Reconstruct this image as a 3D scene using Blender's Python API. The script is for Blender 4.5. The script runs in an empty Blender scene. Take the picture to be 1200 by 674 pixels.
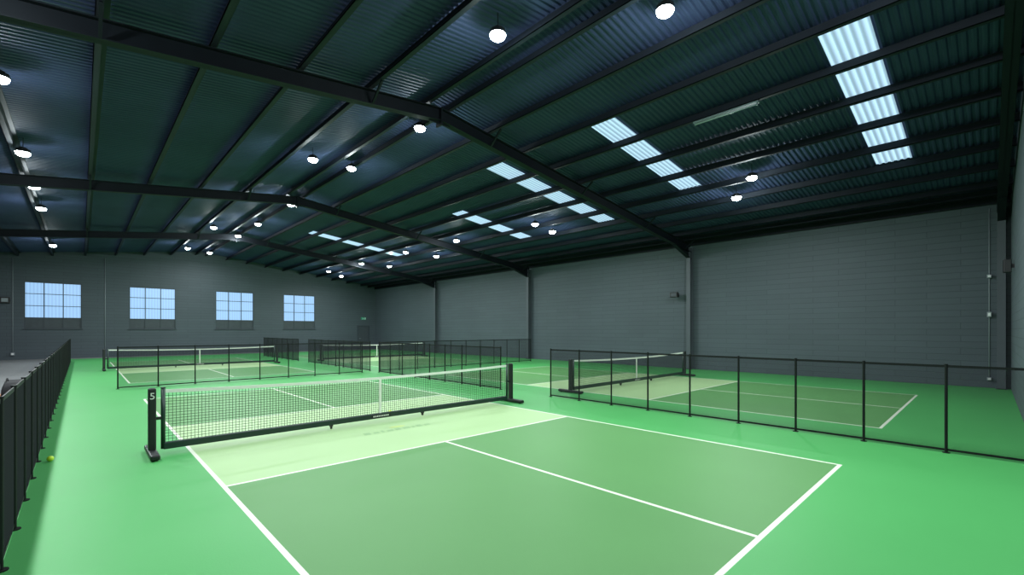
import bpy, bmesh, math, random
from mathutils import Vector, Matrix
random.seed(4)
C = bpy.context.scene.collection
S = bpy.context.scene
S.view_settings.view_transform = 'Standard'
S.view_settings.look = 'None'
S.view_settings.exposure = 0.0
V = Vector

# ------------------------------------------------------------------ helpers
def box(bm, x0, x1, y0, y1, z0, z1, mi=0):
    vs = [bm.verts.new((x, y, z)) for z in (z0, z1) for (x, y) in ((x0, y0), (x1, y0), (x1, y1), (x0, y1))]
    for f in ((3,2,1,0),(4,5,6,7),(0,1,5,4),(1,2,6,5),(2,3,7,6),(3,0,4,7)):
        fc = bm.faces.new([vs[i] for i in f]); fc.material_index = mi

def beam(bm, a, b, w, h, ou=0.0, os=0.0):
    a, b = V(a), V(b); d = (b - a).normalized()
    s = d.cross(V((0,0,1)))
    s = s.normalized() if s.length > 1e-4 else V((1,0,0))
    u = s.cross(d).normalized()
    vs = []
    for p in (a, b):
        for (i, j) in ((-1,-1),(1,-1),(1,1),(-1,1)):
            vs.append(bm.verts.new(p + s*(os + i*w/2) + u*(ou + j*h/2)))
    for f in ((3,2,1,0),(4,5,6,7),(0,1,5,4),(1,2,6,5),(2,3,7,6),(3,0,4,7)):
        bm.faces.new([vs[i] for i in f])

def tube(bm, a, b, r, n=10, r2=None):
    a, b = V(a), V(b); d = (b - a).normalized()
    r2 = r if r2 is None else r2
    s = d.cross(V((0,0,1)))
    s = s.normalized() if s.length > 1e-4 else V((1,0,0))
    u = s.cross(d)
    A = [bm.verts.new(a + (s*math.cos(t*2*math.pi/n) + u*math.sin(t*2*math.pi/n))*r) for t in range(n)]
    B = [bm.verts.new(b + (s*math.cos(t*2*math.pi/n) + u*math.sin(t*2*math.pi/n))*r2) for t in range(n)]
    for i in range(n):
        bm.faces.new((A[i], A[(i+1)%n], B[(i+1)%n], B[i]))
    bm.faces.new(A[::-1]); bm.faces.new(B)

def lathe(bm, prof, n=28):
    rings = []
    for r, z in prof:
        rings.append([bm.verts.new((r*math.cos(2*math.pi*i/n), r*math.sin(2*math.pi*i/n), z)) for i in range(n)])
    for a, b in zip(rings, rings[1:]):
        for i in range(n):
            bm.faces.new((a[i], a[(i+1)%n], b[(i+1)%n], b[i]))
    bm.faces.new(rings[0][::-1]); bm.faces.new(rings[-1])

def obj(name, bm, mats, parent=None, smooth=False, bevel=0):
    bmesh.ops.recalc_face_normals(bm, faces=bm.faces)
    me = bpy.data.meshes.new(name); bm.to_mesh(me); bm.free()
    for m in (mats if isinstance(mats, (list, tuple)) else [mats]): me.materials.append(m)
    if smooth:
        for p in me.polygons: p.use_smooth = True
    o = bpy.data.objects.new(name, me); C.objects.link(o)
    if parent: o.parent = parent
    if bevel:
        md = o.modifiers.new('bevel', 'BEVEL'); md.width = bevel; md.segments = 2; md.limit_method = 'ANGLE'
    return o

def tag(o, label, cat, group=None):
    o['label'] = label; o['category'] = cat
    if group: o['group'] = group
    return o
def thing(name, label, cat, loc=(0,0,0), rz=0, group=None):
    o = bpy.data.objects.new(name, None); C.objects.link(o)
    o.location = loc; o.rotation_euler = (0,0,rz); o.empty_display_size = 0.1
    return tag(o, label, cat, group)
def struct(o, label=None):
    o['kind'] = 'structure'
    if label: o['label'] = label
    return o
def BM(): return bmesh.new()

# ------------------------------------------------------------------ materials
def mat(name, col, rough=0.6, metal=0.0, var=0.0, scale=3.0, bump=0.0, bscale=40.0, emit=None, es=0.0, spec=None):
    m = bpy.data.materials.new(name); m.use_nodes = True
    nt = m.node_tree; N = nt.nodes; L = nt.links
    b = N['Principled BSDF']
    b.inputs['Base Color'].default_value = (*col, 1)
    b.inputs['Roughness'].default_value = rough; b.inputs['Metallic'].default_value = metal
    if spec is not None: b.inputs['Specular IOR Level'].default_value = spec
    tc = N.new('ShaderNodeTexCoord')
    if var:
        nz = N.new('ShaderNodeTexNoise'); nz.inputs['Scale'].default_value = scale; nz.inputs['Detail'].default_value = 6
        L.new(tc.outputs['Object'], nz.inputs['Vector'])
        mx = N.new('ShaderNodeMix'); mx.data_type = 'RGBA'
        mx.inputs[6].default_value = (*[c*(1-var) for c in col], 1)
        mx.inputs[7].default_value = (*[min(1, c*(1+var)) for c in col], 1)
        L.new(nz.outputs['Fac'], mx.inputs[0]); L.new(mx.outputs[2], b.inputs['Base Color'])
    if bump:
        n2 = N.new('ShaderNodeTexNoise'); n2.inputs['Scale'].default_value = bscale
        L.new(tc.outputs['Object'], n2.inputs['Vector'])
        bp = N.new('ShaderNodeBump'); bp.inputs['Strength'].default_value = bump; bp.inputs['Distance'].default_value = 0.01
        L.new(n2.outputs['Fac'], bp.inputs['Height']); L.new(bp.outputs['Normal'], b.inputs['Normal'])
    if emit:
        b.inputs['Emission Color'].default_value = (*emit, 1); b.inputs['Emission Strength'].default_value = es
    return m

M_sur = mat('green_surround', (0.070, 0.375, 0.098), 0.50, var=0.08, scale=0.6, bump=0.06, bscale=60, spec=0.35)
M_crt = mat('court_green', (0.100, 0.290, 0.088), 0.52, var=0.06, scale=0.7, bump=0.08, bscale=80, spec=0.3)
M_kit = mat('kitchen_pale_green', (0.365, 0.565, 0.265), 0.5, var=0.05, scale=0.8, bump=0.08, bscale=80, spec=0.35)
M_lin = mat('line_white', (0.74, 0.81, 0.65), 0.5, var=0.04)
M_con = mat('concrete', (0.20, 0.21, 0.21), 0.6, var=0.2, scale=1.2, bump=0.1)
M_steel = mat('dark_painted_steel', (0.007, 0.010, 0.014), 0.6, 0.0, var=0.25, scale=2, spec=0.2)
M_purl = mat('dark_galvanised_purlin', (0.010, 0.015, 0.022), 0.6, 0.0, var=0.3, scale=3, spec=0.25)
M_sheet = mat('teal_roof_sheet', (0.036, 0.052, 0.108), 0.62, 0.0, var=0.35, scale=0.8, spec=0.2)
M_col = mat('grey_column_paint', (0.070, 0.084, 0.098), 0.5, var=0.12)
M_blk = mat('black_plastic', (0.012, 0.014, 0.015), 0.45, var=0.2)
M_pole = mat('black_pole', (0.008, 0.010, 0.010), 0.55, 0.0, var=0.2, spec=0.25)
M_gpost = mat('dark_green_post', (0.012, 0.035, 0.027), 0.4, 0.1, var=0.2)
M_tape = mat('white_tape', (0.78, 0.82, 0.74), 0.6, var=0.05, scale=20)
M_string = mat('black_net_cord', (0.010, 0.014, 0.012), 0.85, var=0.2, spec=0.05)
M_lens = mat('lamp_lens', (1,1,1), 0.3, emit=(0.90, 0.97, 1.0), es=60, var=0.01)
M_batten = mat('unlit_tube', (0.22, 0.27, 0.30), 0.4, var=0.05)
M_tubeoff = mat('unlit_lamp_glass', (0.35, 0.40, 0.42), 0.3, var=0.05)
M_frame = mat('window_frame_paint', (0.04, 0.055, 0.065), 0.5, var=0.1)
M_solid = mat('window_board', (0.045, 0.06, 0.068), 0.5, var=0.25, scale=5)
M_cond = mat('conduit_grey', (0.26, 0.30, 0.32), 0.45, var=0.1)
M_ball = mat('ball_yellow', (0.62, 0.85, 0.05), 0.5, var=0.1, scale=30)
M_wood = mat('bench_wood', (0.32, 0.20, 0.10), 0.5, var=0.3, scale=6)
M_bag = mat('bag_fabric', (0.012, 0.013, 0.016), 0.8, var=0.3, bump=0.3)
M_orange = mat('tan_strap', (0.45, 0.24, 0.10), 0.7, var=0.1)
M_exit = mat('exit_green', (0.02, 0.22, 0.11), 0.4, emit=(0.05, 0.7, 0.4), es=0.12, var=0.02)
M_white = mat('white_plastic', (0.8, 0.8, 0.8), 0.4, var=0.03)
M_logo = mat('faded_logo_paint', (0.25, 0.45, 0.19), 0.45, var=0.15, scale=8)
M_logoy = mat('faded_logo_yellow', (0.42, 0.58, 0.16), 0.45, var=0.15, scale=8)
M_door = mat('door_paint', (0.052, 0.066, 0.076), 0.5, var=0.1)

def wall_mat(name, col):
    m = mat(name, col, 0.62)
    nt = m.node_tree; N = nt.nodes; L = nt.links; b = N['Principled BSDF']
    geo = N.new('ShaderNodeNewGeometry'); sep = N.new('ShaderNodeSeparateXYZ'); L.new(geo.outputs['Position'], sep.inputs[0])
    add = N.new('ShaderNodeMath'); add.operation = 'ADD'; L.new(sep.outputs[0], add.inputs[0]); L.new(sep.outputs[1], add.inputs[1])
    cmb = N.new('ShaderNodeCombineXYZ'); L.new(add.outputs[0], cmb.inputs[0]); L.new(sep.outputs[2], cmb.inputs[1])
    br = N.new('ShaderNodeTexBrick'); br.inputs['Scale'].default_value = 1.0
    br.inputs['Brick Width'].default_value = 1.6; br.inputs['Row Height'].default_value = 0.2
    br.inputs['Mortar Size'].default_value = 0.013; br.inputs['Mortar Smooth'].default_value = 0.8
    br.inputs['Color1'].default_value = (*[c*1.04 for c in col], 1); br.inputs['Color2'].default_value = (*[c*0.96 for c in col], 1)
    br.inputs['Mortar'].default_value = (*[c*0.70 for c in col], 1)
    L.new(cmb.outputs[0], br.inputs['Vector'])
    nz = N.new('ShaderNodeTexNoise'); nz.inputs['Scale'].default_value = 0.35; nz.inputs['Detail'].default_value = 4
    L.new(geo.outputs['Position'], nz.inputs['Vector'])
    rmp = N.new('ShaderNodeMapRange'); rmp.inputs[1].default_value = 0.3; rmp.inputs[2].default_value = 0.7
    rmp.inputs[3].default_value = 0.93; rmp.inputs[4].default_value = 1.07
    L.new(nz.outputs['Fac'], rmp.inputs[0])
    sc = N.new('ShaderNodeVectorMath'); sc.operation = 'SCALE'
    L.new(br.outputs['Color'], sc.inputs[0]); L.new(rmp.outputs[0], sc.inputs['Scale'])
    L.new(sc.outputs[0], b.inputs['Base Color'])
    bp = N.new('ShaderNodeBump'); bp.inputs['Strength'].default_value = 0.4; bp.inputs['Distance'].default_value = 0.008; bp.invert = True
    L.new(br.outputs['Fac'], bp.inputs['Height']); L.new(bp.outputs['Normal'], b.inputs['Normal'])
    return m
M_wall = wall_mat('painted_blockwork', (0.063, 0.084, 0.098))
M_wallf = wall_mat('blockwork_grazing_lit', (0.10, 0.125, 0.14))  # front wall copy of the blockwork, grazing light put into a lighter colour

# daylight behind glass and translucent sheet: ribs of the sheeting show as stripes
def day_mat(name, col, lo, hi, axis, freq):
    m = mat(name, (0.12, 0.16, 0.2), 0.3)
    nt = m.node_tree; N = nt.nodes; L = nt.links; b = N['Principled BSDF']
    geo = N.new('ShaderNodeNewGeometry'); sep = N.new('ShaderNodeSeparateXYZ'); L.new(geo.outputs['Position'], sep.inputs[0])
    w = N.new('ShaderNodeMath'); w.operation = 'MULTIPLY'; w.inputs[1].default_value = freq; L.new(sep.outputs[axis], w.inputs[0])
    s = N.new('ShaderNodeMath'); s.operation = 'SINE'; L.new(w.outputs[0], s.inputs[0])
    mr = N.new('ShaderNodeMapRange'); mr.inputs[1].default_value = -1; mr.inputs[3].default_value = lo; mr.inputs[4].default_value = hi
    L.new(s.outputs[0], mr.inputs[0])
    b.inputs['Emission Color'].default_value = (*col, 1); L.new(mr.outputs[0], b.inputs['Emission Strength'])
    return m
M_pane = day_mat('daylight_pane', (0.36, 0.63, 1.0), 0.74, 0.94, 0, 40)
M_sky = day_mat('skylight_sheet', (0.52, 0.79, 1.0), 0.55, 1.15, 1, 2*math.pi/0.13)

# woven fence mesh: small holes, so it closes up when seen at a grazing angle
def screen_mat(name, lo, hi):
    m = bpy.data.materials.new(name); m.use_nodes = True
    nt = m.node_tree; N = nt.nodes; L = nt.links
    b = N['Principled BSDF']; b.inputs['Base Color'].default_value = (0.030, 0.033, 0.036, 1); b.inputs['Roughness'].default_value = 0.9
    b.inputs['Specular IOR Level'].default_value = 0.0
    tr = N.new('ShaderNodeBsdfTransparent'); mx = N.new('ShaderNodeMixShader')
    lw = N.new('ShaderNodeLayerWeight'); lw.inputs['Blend'].default_value = 0.5
    pw = N.new('ShaderNodeMath'); pw.operation = 'POWER'; pw.inputs[1].default_value = 2.0; L.new(lw.outputs['Facing'], pw.inputs[0])
    mr = N.new('ShaderNodeMapRange'); mr.inputs[3].default_value = lo; mr.inputs[4].default_value = hi
    L.new(pw.outputs[0], mr.inputs[0])
    tc = N.new('ShaderNodeTexCoord'); nz = N.new('ShaderNodeTexNoise'); nz.inputs['Scale'].default_value = 1.5
    L.new(tc.outputs['Object'], nz.inputs['Vector'])
    md = N.new('ShaderNodeMath'); md.operation = 'MULTIPLY_ADD'; md.inputs[1].default_value = 0.08; L.new(nz.outputs['Fac'], md.inputs[0]); L.new(mr.outputs[0], md.inputs[2])
    md.use_clamp = True
    L.new(md.outputs[0], mx.inputs[0]); L.new(tr.outputs[0], mx.inputs[1]); L.new(b.outputs[0], mx.inputs[2])
    L.new(mx.outputs[0], N['Material Output'].inputs['Surface'])
    return m
M_mesh = screen_mat('woven_fence_mesh', 0.29, 1.22)

# ------------------------------------------------------------------ layout
XL, XR, YF, YB, XC = -7.4, 20.2, -0.47, 40.0, 6.42
SL = 0.12
def roof(x): return 7.53 - SL*abs(x - XC)
courts = [(1.15, 8.12), (10.43, 8.12), (1.15, 26.5), (10.43, 26.5)]   # left x, net y
W, LN, HALF, KIT = 6.10, 0.048, 6.80, 2.14
GX = -0.48

# floor: one mesh, painted areas by cell
xs = {XL, GX, XR}; ys = {YF, YB, 38.6}
for cx, ny in courts:
    xs |= {cx, cx+LN, cx+W, cx+W-LN, cx+W/2-LN/2, cx+W/2+LN/2}
    for s in (-1, 1):
        ys |= {ny+s*HALF, ny+s*(HALF-LN), ny+s*KIT, ny+s*(KIT+LN)}
xs, ys = sorted(xs), sorted(ys)
def cell(x, y):
    for cx, ny in courts:
        if cx < x < cx+W and abs(y-ny) < HALF:
            d = abs(y-ny)
            if x < cx+LN or x > cx+W-LN or d > HALF-LN or KIT < d < KIT+LN: return 3
            if d > KIT and abs(x-cx-W/2) < LN/2: return 3
            return 2 if d < KIT else 1
    if x < GX or y > 38.6: return 4
    return 0
bm = BM()
g = {(i, j): bm.verts.new((x, y, 0)) for i, x in enumerate(xs) for j, y in enumerate(ys)}
for i in range(len(xs)-1):
    for j in range(len(ys)-1):
        f = bm.faces.new((g[i,j], g[i+1,j], g[i+1,j+1], g[i,j+1]))
        f.material_index = cell((xs[i]+xs[i+1])/2, (ys[j]+ys[j+1])/2)
struct(obj('floor', bm, [M_sur, M_crt, M_kit, M_lin, M_con]), 'green painted sports floor with white court lines')

# walls
bm = BM(); box(bm, XR, XR+0.2, YF-0.2, YB+0.2, 0, roof(XR)+0.05)
struct(obj('wall_right', bm, M_wall), 'grey painted blockwork side wall')
bm = BM(); box(bm, XL-0.2, XL, YF-0.2, YB+0.2, 0, roof(XL)+0.05)
struct(obj('wall_left', bm, M_wall))
def gable(bm, x0, x1, y0, y1, z0):
    pts = [x0] + ([XC] if x0 < XC < x1 else []) + [x1]
    for a, b in zip(pts, pts[1:]):
        vs = [bm.verts.new(p) for p in ((a,y0,z0),(b,y0,z0),(b,y0,roof(b)+.03),(a,y0,roof(a)+.03),(a,y1,z0),(b,y1,z0),(b,y1,roof(b)+.03),(a,y1,roof(a)+.03))]
        for f in ((0,1,2,3),(7,6,5,4),(0,4,5,1),(3,2,6,7),(0,3,7,4),(1,5,6,2)): bm.faces.new([vs[i] for i in f])
bm = BM(); gable(bm, XL, XR, YF-0.2, YF, 0)
struct(obj('wall_front', bm, M_wallf))
wins = [(-2.49, 0.04), (2.36, 4.91), (7.33, 9.88), (12.08, 14.62)]
WZ0, WZ1 = 1.86, 4.72
bm = BM()
x = XL
for a, b in wins:
    gable(bm, x, a, YB, YB+0.2, 0)
    box(bm, a, b, YB, YB+0.2, 0, WZ0)
    gable(bm, a, b, YB, YB+0.2, WZ1)
    x = b
gable(bm, x, XR, YB, YB+0.2, 0)
struct(obj('wall_back', bm, M_wall), 'grey end wall with four windows')

for k, (a, b) in enumerate(wins):
    w = bpy.data.objects.new('window_%d' % (k+1), None); C.objects.link(w); w.location = (a, YB, WZ0)
    struct(w, ['leftmost', 'second', 'third', 'rightmost'][k] + ' steel framed window in the far wall')
    wd, ht = b-a, WZ1-WZ0
    nc = 3; rows = [0, .235, .49, .745, 1]
    bm = BM(); t = .05
    box(bm, 0, wd, .03, .11, 0, t); box(bm, 0, wd, .03, .11, ht-t, ht)
    box(bm, 0, t, .03, .11, t, ht-t); box(bm, wd-t, wd, .03, .11, t, ht-t)
    for i in range(1, nc): box(bm, wd*i/nc-.022, wd*i/nc+.022, .04, .10, t, ht-t)
    for r in rows[1:-1]: box(bm, t, wd-t, .045, .095, ht*r-.018, ht*r+.018)
    struct(obj('window_frame', bm, M_frame, w))
    bm = BM(); box(bm, t, wd-t, .085, .095, ht*rows[1], ht-t)
    struct(obj('window_pane', bm, M_pane, w))
    bm = BM(); box(bm, t, wd-t, .08, .095, t, ht*rows[1])
    struct(obj('window_board', bm, M_solid, w), 'dark opaque bottom row of the window')
    bm = BM(); box(bm, -.06, wd+.06, -.05, .04, -.06, 0)
    struct(obj('window_sill', bm, M_frame, w))

# ceiling: corrugated sheets on both slopes
def corrugated(y0, y1, xa, xb, dz, period=0.13, amp=0.021):
    bm = BM(); prev = None
    n = int((y1-y0)/period)
    yl = []
    for i in range(n+1):
        for fr, h in ((0,0),(.3,0),(.5,1),(.8,1)):
            yl.append((y0+(i+fr)*period, h))
    yl = [p for p in yl if p[0] <= y1+1e-6]
    for y, h in yl:
        row = [bm.verts.new((xx, y, roof(xx)+h*amp+dz)) for xx in ([xa, XC, xb] if xa < XC < xb else [xa, xb])]
        if prev:
            for i in range(len(row)-1): bm.faces.new((prev[i], prev[i+1], row[i+1], row[i]))
        prev = row
    return bm
struct(obj('ceiling', corrugated(YF-0.3, YB+0.3, XL-0.2, XR+0.2, 0), M_sheet), 'dark teal corrugated metal roof lining')

# skylight strips
sky = [(1.78, 9.5, 16.0, 'translucent corrugated skylight strip, largest and nearest, at the upper right'),
       (6.85, 9.5, 14.7, 'translucent skylight strip just in front of the nearest portal frame, second from the camera'),
       (11.05, 9.5, 16.0, 'translucent skylight strip just behind the nearest portal frame, third from the camera'),
       (15.8, 11.8, 16.0, 'translucent skylight strip midway between the first two portal frames, fourth from the camera'),
       (20.9, 12.2, 16.0, 'translucent skylight strip just past the second portal frame, fifth from the camera'),
       (25.75, 9.2, 14.7, 'smallest and farthest translucent skylight strip, sixth from the camera')]
for y, a, b, lab in sky:
    o = obj('skylight_strip', corrugated(y-.39, y+.39, a, b, -0.024), M_sky)
    tag(o, lab, 'skylight', 'skylight strips in the right roof slope')

px = sorted([6.72 + 1.335*k for k in range(10)] + [6.12 - 1.47*k for k in range(9)] + [XR-.75])

# portal frames: I-section columns and rafters
def i_sec(bm, a, b, w, h, t=.02):
    beam(bm, a, b, t, h)
    beam(bm, a, b, w, t, ou=h/2-t/2); beam(bm, a, b, w, t, ou=-h/2+t/2)
RB, RD = 6.925, 0.32     # underside at the ridge, depth
frames = [(-.27, 'steel portal frame at the right edge of the view, beside the wall conduit', M_col),
          (9.35, 'nearest full steel portal frame, its rafter crossing overhead to the right wall', M_col),
          (19.55, 'middle steel portal frame, between the nearest one and the farthest one', M_col),
          (29.65, 'farthest free standing steel portal frame, closest to the windows', M_col)]
for fi, (y, lab, cm) in enumerate(frames):
    t = thing('portal_frame', lab, 'steel frame', (XR-.16, y, 0), 0, 'portal frames carrying the roof')
    ox, oy = XR-.16, y
    for side in (1, -1):
        ex = XR-.16 if side > 0 else XL+.16
        zc = RB + RD/2
        bm = BM(); i_sec(bm, (XC-ox, 0, zc), (ex-ox, 0, zc-SL*abs(ex-XC)), .19, RD)
        hx = ex - side*1.5
        zk = zc-RD/2-SL*abs(ex-XC); zh = zc-RD/2-SL*abs(hx-XC)
        vs = [bm.verts.new(p) for p in ((ex-ox,-.012,zk-.28),(ex-ox,-.012,zk),(hx-ox,-.012,zh),(ex-ox,.012,zk-.28),(ex-ox,.012,zk),(hx-ox,.012,zh))]
        for f in ((0,1,2),(5,4,3),(0,3,4,1),(1,4,5,2),(2,5,3,0)): bm.faces.new([vs[i] for i in f])
        beam(bm, (ex-ox,0,zk-.29), (hx-ox,0,zh-.01), .17, .02)
        obj('rafter', bm, M_steel, t)
        bm = BM()
        top = RB - SL*abs(ex-XC) + .22
        cx = ex-ox
        box(bm, cx-.15, cx-.13, -.09, .09, 0, top); box(bm, cx+.13, cx+.15, -.09, .09, 0, top); box(bm, cx-.13, cx+.13, -.008, .008, 0, top)
        box(bm, cx-.15, cx+.15, -.12, .12, 0, .02)
        obj('column', bm, cm, t)
    bm = BM(); box(bm, XC-ox-.02, XC-ox+.02, -.12, .12, RB-.12, RB+RD)
    box(bm, XC-ox-.3, XC-ox+.3, -.015, .015, RB-.06, RB+.02)
    obj('apex_plate', bm, M_steel, t)
    # short knee braces from the bottom flange up to every third purlin
    if fi:
        for k, p in enumerate(px):
            if k % 3 == 1:
                zb = RB - SL*abs(p-XC)
                bm = BM(); beam(bm, (p-ox-.03, -.08, zb+.02), (p-ox-.03, -.50, zb+.345), .045, .045)
                obj('knee_brace', bm, M_steel, t)

# purlins (Z sections on top of the rafters)
for k, p in enumerate(px):
    bm = BM(); d = .195
    zt = roof(p) - .038
    L0, L1 = YF, YB
    box(bm, -.012, .012, L0, L1, -d, 0); box(bm, -.09, -.012, L0, L1, -d, -d+.014); box(bm, .012, .09, L0, L1, -.012, 0)
    box(bm, -.09, -.076, L0, L1, -d, -d+.035)
    o = obj('purlin', bm, M_purl); o.location = (p, 0, zt)
    tag(o, 'long dark steel purlin running under the corrugated roof sheets', 'purlin', 'roof purlins')
for sx, ex in ((1, XR-.06), (-1, XL+.06)):
    bm = BM(); i_sec(bm, (0, YF, 0), (0, YB, 0), .1, .24)
    o = obj('eaves_beam', bm, M_steel); o.location = (ex, 0, roof(ex)-.15)
    tag(o, 'dark steel eaves beam along the top of the %s side wall' % ('right' if sx > 0 else 'left'), 'beam')

# ------------------------------------------------------------------ high bay lights
def make_light():
    t = thing('high_bay_light', 'x', 'ceiling light', (0,0,0), 0, 'round high bay lights')
    bm = BM(); lathe(bm, [(.140,0),(.148,.012),(.148,.04),(.13,.055),(.09,.065),(.085,.12),(.06,.135)])
    for i in range(16):
        a = i*math.pi/8
        beam(bm, (.08*math.cos(a), .08*math.sin(a), .075), (.135*math.cos(a), .135*math.sin(a), .065), .008, .04)
    obj('housing', bm, M_blk, t)
    bm = BM(); lathe(bm, [(.05,-.085),(.095,-.072),(.128,-.045),(.143,.0)])
    obj('lens', bm, M_lens, t, True)
    bm = BM(); tube(bm, (0,0,0), (0,0,1), .008, 8)
    r = obj('hanging_rod', bm, M_pole, t); r.location = (0,0,.13)
    return t
proto = make_light()
rows = {
 'above the left fence': [(-1.06,12.1,6.25),(-1.06,16.8,6.25),(-1.06,20.5,6.25),(-1.06,24.0,6.25),(-1.06,33.8,6.22)],
 'left of the ridge': [(5.35,5.99,7.0),(5.15,14.26,7.0),(4.98,20.1,6.98),(4.85,26.9,6.95),(4.85,34.7,6.93)],
 'along the ridge': [(6.99,3.68,7.05),(6.45,10.29,7.08),(6.42,14.39,7.08),(6.43,20.3,7.08),(6.42,25.2,7.08),(6.40,29.1,7.08),(6.4,36.8,7.08)],
 'over the right courts': [(14.1,4.73,6.2),(13.9,13.2,6.25),(13.65,18.4,6.27),(13.6,23.2,6.27),(13.7,29.1,6.26),(13.7,34.7,6.26)],
 'nearer the right wall': [(15.4,5.63,6.07),(15.0,13.2,6.1),(15.1,22.3,6.1),(15.1,27.9,6.1),(15.1,35.7,6.1)],
 'added out of view to brighten the near floor': [(-1.06,8.0,6.25),(-1.06,4.0,6.25),(4.9,1.2,6.98),(7.6,.6,7.0)],  # extra lamps outside the frame, added to brighten the foreground
}
ords = ['nearest', 'second', 'third', 'fourth', 'fifth', 'sixth', 'seventh']
ld = bpy.data.lights.new('high_bay', 'AREA'); ld.shape = 'DISK'; ld.size = 0.28; ld.energy = 140; ld.color = (0.92, 0.98, 1.0); ld.spread = math.radians(172)
lp = bpy.data.lights.new('high_bay_side', 'POINT'); lp.shadow_soft_size = 0.04; lp.energy = 56; lp.color = (0.84, 0.96, 1.0)
first = True
for rn, lst in rows.items():
    for i, (x, y, z) in enumerate(lst):
        if first: t = proto; kids = list(proto.children); first = False
        else:
            t = proto.copy(); C.objects.link(t); kids = []
            for ch in proto.children:
                c = ch.copy(); C.objects.link(c); c.parent = t; kids.append(c)
        t.location = (x, y, z)
        t['label'] = 'round high bay light, %s from the camera in the row %s' % (ords[i], rn)
        for c in kids:
            if c.name.startswith('hanging_rod'): c.scale.z = roof(x) - z - .135
        l = bpy.data.objects.new('high_bay_lamp', ld); C.objects.link(l); l.location = (x, y, z-.09)
        l = bpy.data.objects.new('high_bay_side_lamp', lp); C.objects.link(l); l.location = (x, y, z-.15)

# unlit batten
t = thing('tube_light', 'unlit fluorescent batten fixed under a purlin left of the nearest skylight strip', 'tube light', (10.7, 4.17, 6.74))
bm = BM(); box(bm, -.05, .05, -.72, .72, -.0, .03); obj('fitting', bm, M_batten, t)
bm = BM(); tube(bm, (0,-.68,-.03), (0,.68,-.03), .018); obj('tube', bm, M_tubeoff, t, True)
for e in (-.685, .685):
    bm = BM(); box(bm, -.02, .02, e-.015, e+.015, -.05, .0); obj('tube_holder', bm, M_batten, t)

# ------------------------------------------------------------------ divider fences
def fence(a, b, n, label, h=1.27, st=None):
    a, b = V((a[0], a[1], 0)), V((b[0], b[1], 0)); d = b - a; ang = math.atan2(d.y, d.x); Ln = d.length
    if st is None: st = [Ln*i/n for i in range(n+1)]
    t = thing('divider_fence', label, 'fence', a, ang, 'black mesh divider fences')
    for s in st:
        bm = BM(); tube(bm, (s,0,.008), (s,0,h), .018, 10)
        tube(bm, (s,0,h), (s,0,h+.012), .021, 10)
        tube(bm, (s,0,0), (s,0,.010), .045, 12)
        obj('post', bm, M_pole, t)
    bm = BM(); pr = None; K = 4; i = 0
    pts = []
    for s0, s1 in zip(st, st[1:]):
        for k in range(K): pts.append((s0+(s1-s0)*k/K, k))
    pts.append((st[-1], 0))
    for i, (s, k) in enumerate(pts):
        wv = .006*math.sin(i*1.9) if k else 0
        row = [bm.verts.new((s, wv, .04)), bm.verts.new((s, wv*.5, h-.03))]
        if pr: bm.faces.new((pr[0], row[0], row[1], pr[1]))
        pr = row
    obj('mesh_screen', bm, M_mesh, t)
    bm = BM(); beam(bm, (0,0,h-.02), (Ln,0,h-.02), .009, .035)
    obj('top_band', bm, M_pole, t)
    bm = BM(); beam(bm, (0,0,.045), (Ln,0,.045), .008, .03)
    obj('bottom_band', bm, M_pole, t)
    return t
fence((-.43, 1.2), (-.43, 35.4), 36, 'long black mesh fence down the left edge of the green floor')
fence((9.05, -.42), (9.05, 8.02), 9, 'nearest black mesh fence between the front left and front right courts', st=[0]+[.84+.95*k for k in range(9)])
fence((9.05, 10.0), (9.05, 17.6), 8, 'black mesh fence behind the right end of the near net')
fence((.8, 18.0), (8.5, 18.0), 8, 'black mesh fence across the hall between the near court and the far left court')
fence((9.3, 18.0), (18.6, 18.0), 10, 'black mesh fence across the hall at the end of the front right court')
fence((9.05, 18.4), (9.05, 25.7), 8, 'black mesh fence between the two far courts, on the near side of their nets')
fence((9.05, 27.3), (9.05, 34.1), 7, 'black mesh fence between the two far courts, on the window side of their nets')

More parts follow.
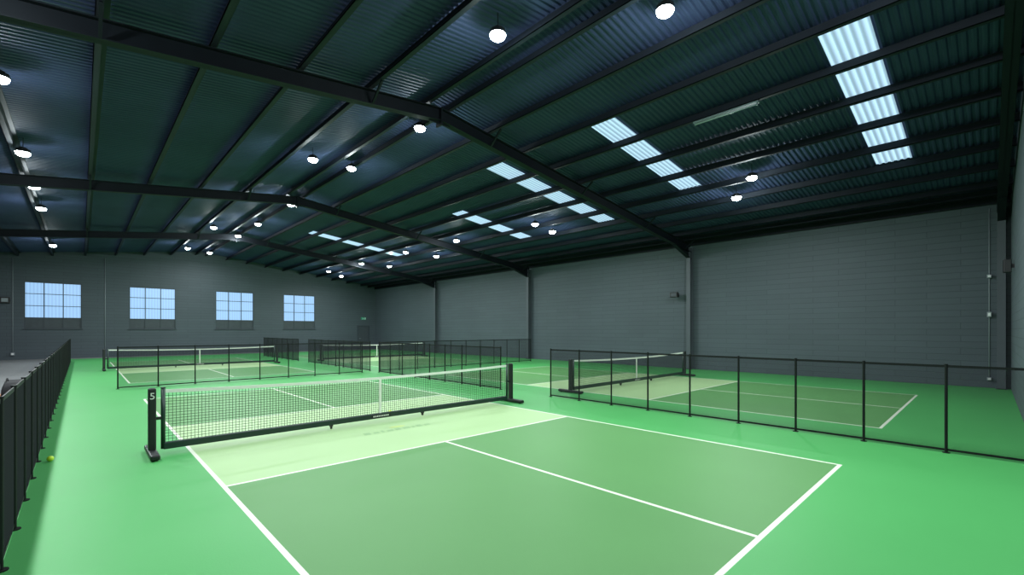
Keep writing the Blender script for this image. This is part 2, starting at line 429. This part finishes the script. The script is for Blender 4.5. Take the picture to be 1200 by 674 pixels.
# ------------------------------------------------------------------ nets
def text_mesh(s, size, name, m, parent, loc, rot):
    cu = bpy.data.curves.new(name, 'FONT'); cu.body = s; cu.size = size; cu.extrude = .001; cu.align_x = 'CENTER'; cu.align_y = 'CENTER'
    o = bpy.data.objects.new(name+'_tmp', cu); C.objects.link(o)
    bpy.context.view_layer.update()
    me = bpy.data.meshes.new_from_object(o.evaluated_get(bpy.context.evaluated_depsgraph_get()))
    bpy.data.objects.remove(o); me.materials.clear(); me.materials.append(m)
    q = bpy.data.objects.new(name, me); C.objects.link(q); q.parent = parent; q.location = loc; q.rotation_euler = rot
    return q
def net(cx, ny, label, num=None):
    c = cx + W/2
    t = thing('pickleball_net', label, 'net', (c, ny, 0), 0, 'portable pickleball nets')
    hw = 3.33
    def top(x): return .925 - .06*(1-(x/hw)**2)
    zb = .17
    bm = BM(); nx = 150; K = 14
    for i in range(nx+1):
        x = -hw + 2*hw*i/nx
        box(bm, x-.0022, x+.0022, -.0022, .0022, zb, top(x)-.02)
    nh = 17
    for j in range(nh):
        f = j/nh
        for k in range(K):
            xa, xb = -hw+2*hw*k/K, -hw+2*hw*(k+1)/K
            beam(bm, (xa,0,zb+(top(xa)-.05-zb)*f), (xb,0,zb+(top(xb)-.05-zb)*f), .0044, .0044)
    obj('net_mesh', bm, M_string, t)
    bm = BM()
    for k in range(K):
        xa, xb = -hw+2*hw*k/K, -hw+2*hw*(k+1)/K
        beam(bm, (xa,0,top(xa)-.027), (xb,0,top(xb)-.027), .012, .048)
    obj('top_tape', bm, M_tape, t)
    bm = BM(); box(bm, -.022, .022, -.009, .009, zb-.01, top(0)-.055); obj('centre_strap', bm, M_tape, t)
    bm = BM(); box(bm, -hw-.02, hw+.02, -.035, .035, .07, .165); obj('base_bar', bm, M_gpost, t, bevel=.012)
    bm = BM(); box(bm, -.2, .2, -.039, -.035, .09, .145); bl = obj('bar_label', bm, M_blk, t)
    bm = BM()
    for q in range(9): box(bm, -.16+q*.037, -.16+q*.037+.022, -.0405, -.039, .105, .130)
    obj('label_lettering', bm, M_tape, bl)
    for s in (-1, 1):
        bm = BM(); tube(bm, (s*(hw+.02),0,.08), (s*(hw+.02),0,.945), .027, 14); tube(bm, (s*(hw+.02),0,.945), (s*(hw+.02),0,.955), .031, 14)
        obj('net_pole', bm, M_gpost, t, True)
        xp = s*(hw+.145)
        bm = BM(); box(bm, xp-.045, xp+.045, -.05, .05, .07, .95); obj('end_post', bm, M_blk, t, bevel=.018)
        bm = BM(); box(bm, xp-.055, xp+.055, -.42, .42, .015, .085)
        o = obj('foot', bm, M_blk, t, bevel=.02)
        bm = BM(); box(bm, min(xp, s*hw), max(xp, s*hw), -.02, .02, .5, .54)
        obj('post_bracket', bm, M_blk, t)
        for e in (-1, 1):
            bm = BM(); tube(bm, (xp, e*.34, 0), (xp, e*.34, .02), .035, 12); obj('foot_pad', bm, M_blk, o)
        bm = BM(); xw = s*.95
        box(bm, xw-.025, xw+.025, -.03, .03, .045, .08)
        cb = obj('caster_bracket', bm, M_blk, t)
        bm = BM(); tube(bm, (xw-.012,0,.030), (xw+.012,0,.030), .030, 16); obj('caster_wheel', bm, M_blk, cb)
    if num:
        text_mesh(num, .13, 'post_number', M_tape, t, (-(hw+.145), -.052, .84), (math.pi/2, 0, 0))
net(courts[0][0], courts[0][1], 'large nearest portable net with white tape and number on its left post', '5')
net(courts[1][0], courts[1][1], 'portable net on the right court behind the nearest mesh fence')
net(courts[2][0], courts[2][1], 'portable net on the far left court, facing the two left windows')
net(courts[3][0], courts[3][1], 'small portable net on the far right court, seen through two fences')

# faded emblem on the near kitchen
bm = BM()
def flat(bm, pts, mi):
    f = bm.faces.new([bm.verts.new((x, y, .003)) for x, y in pts]); f.material_index = mi
flat(bm, [(.16*math.cos(a*math.pi/12), .07+.07*math.sin(a*math.pi/12)+.10) for a in range(24)], 1)
xx = -.75
for w_, h_ in ((.12,.16),(.10,.12),(.05,.16),(.12,.12),(.10,.16),(.13,.12),(.05,.12),(.11,.16),(.12,.12)):
    flat(bm, [(xx,-.1),(xx+w_,-.1),(xx+w_+.03,-.1+h_),(xx+.03,-.1+h_)], 0); xx += w_+.05
o = obj('court_emblem', bm, [M_logo, M_logoy]); o.location = (4.2, 7.30, 0)
tag(o, 'faded emblem painted on the pale strip in front of the near net', 'floor marking')

# balls
def ball(x, y, lab):
    bm = BM(); bmesh.ops.create_icosphere(bm, subdivisions=3, radius=.037)
    o = obj('ball', bm, M_ball, None, True); o.location = (x, y, .037)
    tag(o, lab, 'ball', 'yellow balls on the floor')
ball(-.30, 8.72, 'yellow ball on the green floor beside the left fence')
ball(4.75, 8.75, 'yellow ball behind the near net')

# ------------------------------------------------------------------ wall fittings
def conduit(name, x, y, z0, z1, lab, r=.018):
    bm = BM(); tube(bm, (x,y,z0), (x,y,z1), r, 8)
    o = obj(name, bm, M_cond, None, True); tag(o, lab, 'conduit'); return o
conduit('conduit', -2.94, YB-.02, .3, 6.1, 'grey vertical conduit left of the leftmost window')
conduit('conduit', 1.15, YB-.02, 0, 6.5, 'grey vertical conduit between the first and second windows')
conduit('conduit', XR-.015, -.02, .3, 5.5, 'grey vertical conduit near the right edge of the right wall', .012)
def wbox(x, y, z, sx, sy, sz, lab, m, name='junction_box', cat='electrical box'):
    t = thing(name, lab, cat, (x, y, z))
    bm = BM(); box(bm, -sx, sx, -sy, sy, -sz, sz); obj('enclosure', bm, m, t, bevel=.008)
    bm = BM()
    if sx < sy: box(bm, -sx-.008, -sx, -sy*.6, sy*.6, -sz*.6, sz*.6)
    else: box(bm, -sx*.6, sx*.6, -sy-.008, -sy, -sz*.6, sz*.6)
    obj('cover', bm, M_white if m is M_cond else M_cond, t)
wbox(XR-.065, -.02, 3.42, .04, .05, .05, 'grey junction box highest on the right wall conduit', M_cond)
wbox(XR-.065, -.02, 2.25, .04, .05, .08, 'grey switch box in the middle of the right wall conduit', M_cond)
wbox(XR-.065, -.02, .28, .04, .05, .045, 'grey socket at the foot of the right wall conduit', M_cond, 'wall_socket', 'socket')
wbox(-2.94, YB-.06, .35, .08, .05, .08, 'grey socket at the foot of the left window conduit', M_cond, 'wall_socket', 'socket')
wbox(-3.25, YB-.075, 3.55, .22, .08, .18, 'dark box fixed beside the conduit left of the leftmost window', M_blk)

t = thing('flood_light', 'black flood light on a bracket beside the nearest wall column', 'wall light', (XR, 10.0, 3.40))
bm = BM(); box(bm, -.02, .01, -.08, .08, -.08, .08); beam(bm, (-.02,0,0), (-.28,0,.02), .03, .03); obj('bracket', bm, M_blk, t)
bm = BM(); box(bm, -.42, -.26, -.18, .18, -.12, .12); obj('lamp_head', bm, M_blk, t, bevel=.02)
bm = BM(); box(bm, -.428, -.42, -.12, .12, -.07, .07); obj('glass', bm, M_frame, t)
t = thing('wall_speaker', 'black speaker on the front wall at the right edge', 'speaker', (17.6, YF, 3.45))
bm = BM(); box(bm, -.12, .12, .05, .2, -.17, .17); obj('cabinet', bm, M_blk, t, bevel=.015)
bm = BM(); box(bm, -.03, .03, -.005, .05, -.05, .05); obj('bracket', bm, M_blk, t)
bm = BM(); box(bm, -.10, .10, .2, .206, -.15, .15); obj('grille', bm, M_string, t)

# exit door and sign on back wall
d = bpy.data.objects.new('door_1', None); C.objects.link(d); d.location = (18.5, YB, 0); struct(d, 'dark exit door in the far right corner of the end wall')
bm = BM(); box(bm, -.08, 0, -.04, .0, 0, 2.18); box(bm, 1.0, 1.08, -.04, 0, 0, 2.18); box(bm, 0, 1.0, -.04, 0, 2.1, 2.18); struct(obj('door_frame', bm, M_frame, d))
bm = BM(); box(bm, 0, 1.0, -.02, 0, 0, 2.1); struct(obj('door_leaf', bm, M_door, d))
bm = BM(); beam(bm, (.1,-.05,1.0), (.22,-.05,1.0), .03, .03); box(bm, .09, .12, -.05, -.02, .98, 1.02); struct(obj('door_handle', bm, M_cond, d))
t = thing('exit_sign', 'small green exit sign above the door in the far right corner', 'sign', (19.0, YB, 2.85))
bm = BM(); box(bm, -.24, .24, -.06, 0, -.11, .11); obj('sign_panel', bm, M_exit, t, bevel=.01)
bm = BM()
beam(bm, (-.08,-.064,.02), (-.03,-.064,-.03), .004, .05); beam(bm, (-.06,-.064,-.02), (-.12,-.064,-.08), .004, .025); beam(bm, (-.04,-.064,-.02), (.0,-.064,-.08), .004, .025)
box(bm, -.10, -.06, -.066, -.062, .04, .08); box(bm, .10, .18, -.066, -.062, -.09, .08)
obj('running_figure', bm, M_white, t)

# bench and bag left of the fence
t = thing('bench', 'low wooden bench on the concrete strip behind the left fence', 'bench', (-.93, 12.8, 0))
for q in (-.16, 0, .16):
    bm = BM(); box(bm, q-.07, q+.07, -.8, .8, .42, .45); obj('slat', bm, M_wood, t, bevel=.006)
for e in (-.65, .65):
    for q in (-.18, .18):
        bm = BM(); box(bm, q-.02, q+.02, e-.02, e+.02, 0, .42); obj('leg', bm, M_pole, t)
    bm = BM(); box(bm, -.16, .16, e-.015, e+.015, .38, .42); obj('cross_bar', bm, M_pole, t)
t = thing('sports_bag', 'black sports bag resting on the bench behind the left fence', 'bag', (-.92, 12.9, .45))
bm = BM(); bmesh.ops.create_cube(bm, size=1)
bmesh.ops.subdivide_edges(bm, edges=bm.edges, cuts=5, use_grid_fill=True)
for v in bm.verts:
    x, y, z = v.co
    k = 1 - .35*(abs(x)*2)**4*.5 - .25*(max(0,z)*2)**3*.6
    v.co = (x*.36*k, y*.72*(1-.2*(max(0,z)*2)**2), (z+.5)*.32*(1-.10*math.sin(y*9)*(z+.5)))
obj('bag_body', bm, M_bag, t, True)
for s in (-.10, .10):
    bm = BM()
    pts = [(s, -.18+.36*i/8, .28+.12*math.sin(math.pi*i/8)) for i in range(9)]
    for p, q in zip(pts, pts[1:]): tube(bm, p, q, .012, 8)
    obj('bag_handle', bm, M_bag, t, True)
bm = BM(); tube(bm, (-.17,-.3,.10), (-.17,.3,.10), .02, 8); obj('bag_piping', bm, M_orange, t)

# ------------------------------------------------------------------ world and camera
w = bpy.data.worlds.new('world'); S.world = w; w.use_nodes = True
w.node_tree.nodes['Background'].inputs[0].default_value = (0.35, 0.6, 1.0, 1); w.node_tree.nodes['Background'].inputs[1].default_value = 0.3

cam = bpy.data.cameras.new('camera'); co = bpy.data.objects.new('camera', cam); C.objects.link(co)
cam.sensor_width = 36; cam.lens = 36*531/1200; cam.shift_y = 50/1200; cam.clip_start = .05
co.location = (0, 0, 1.77); co.rotation_euler = (math.pi/2, 0, math.radians(-43.57))
S.camera = co
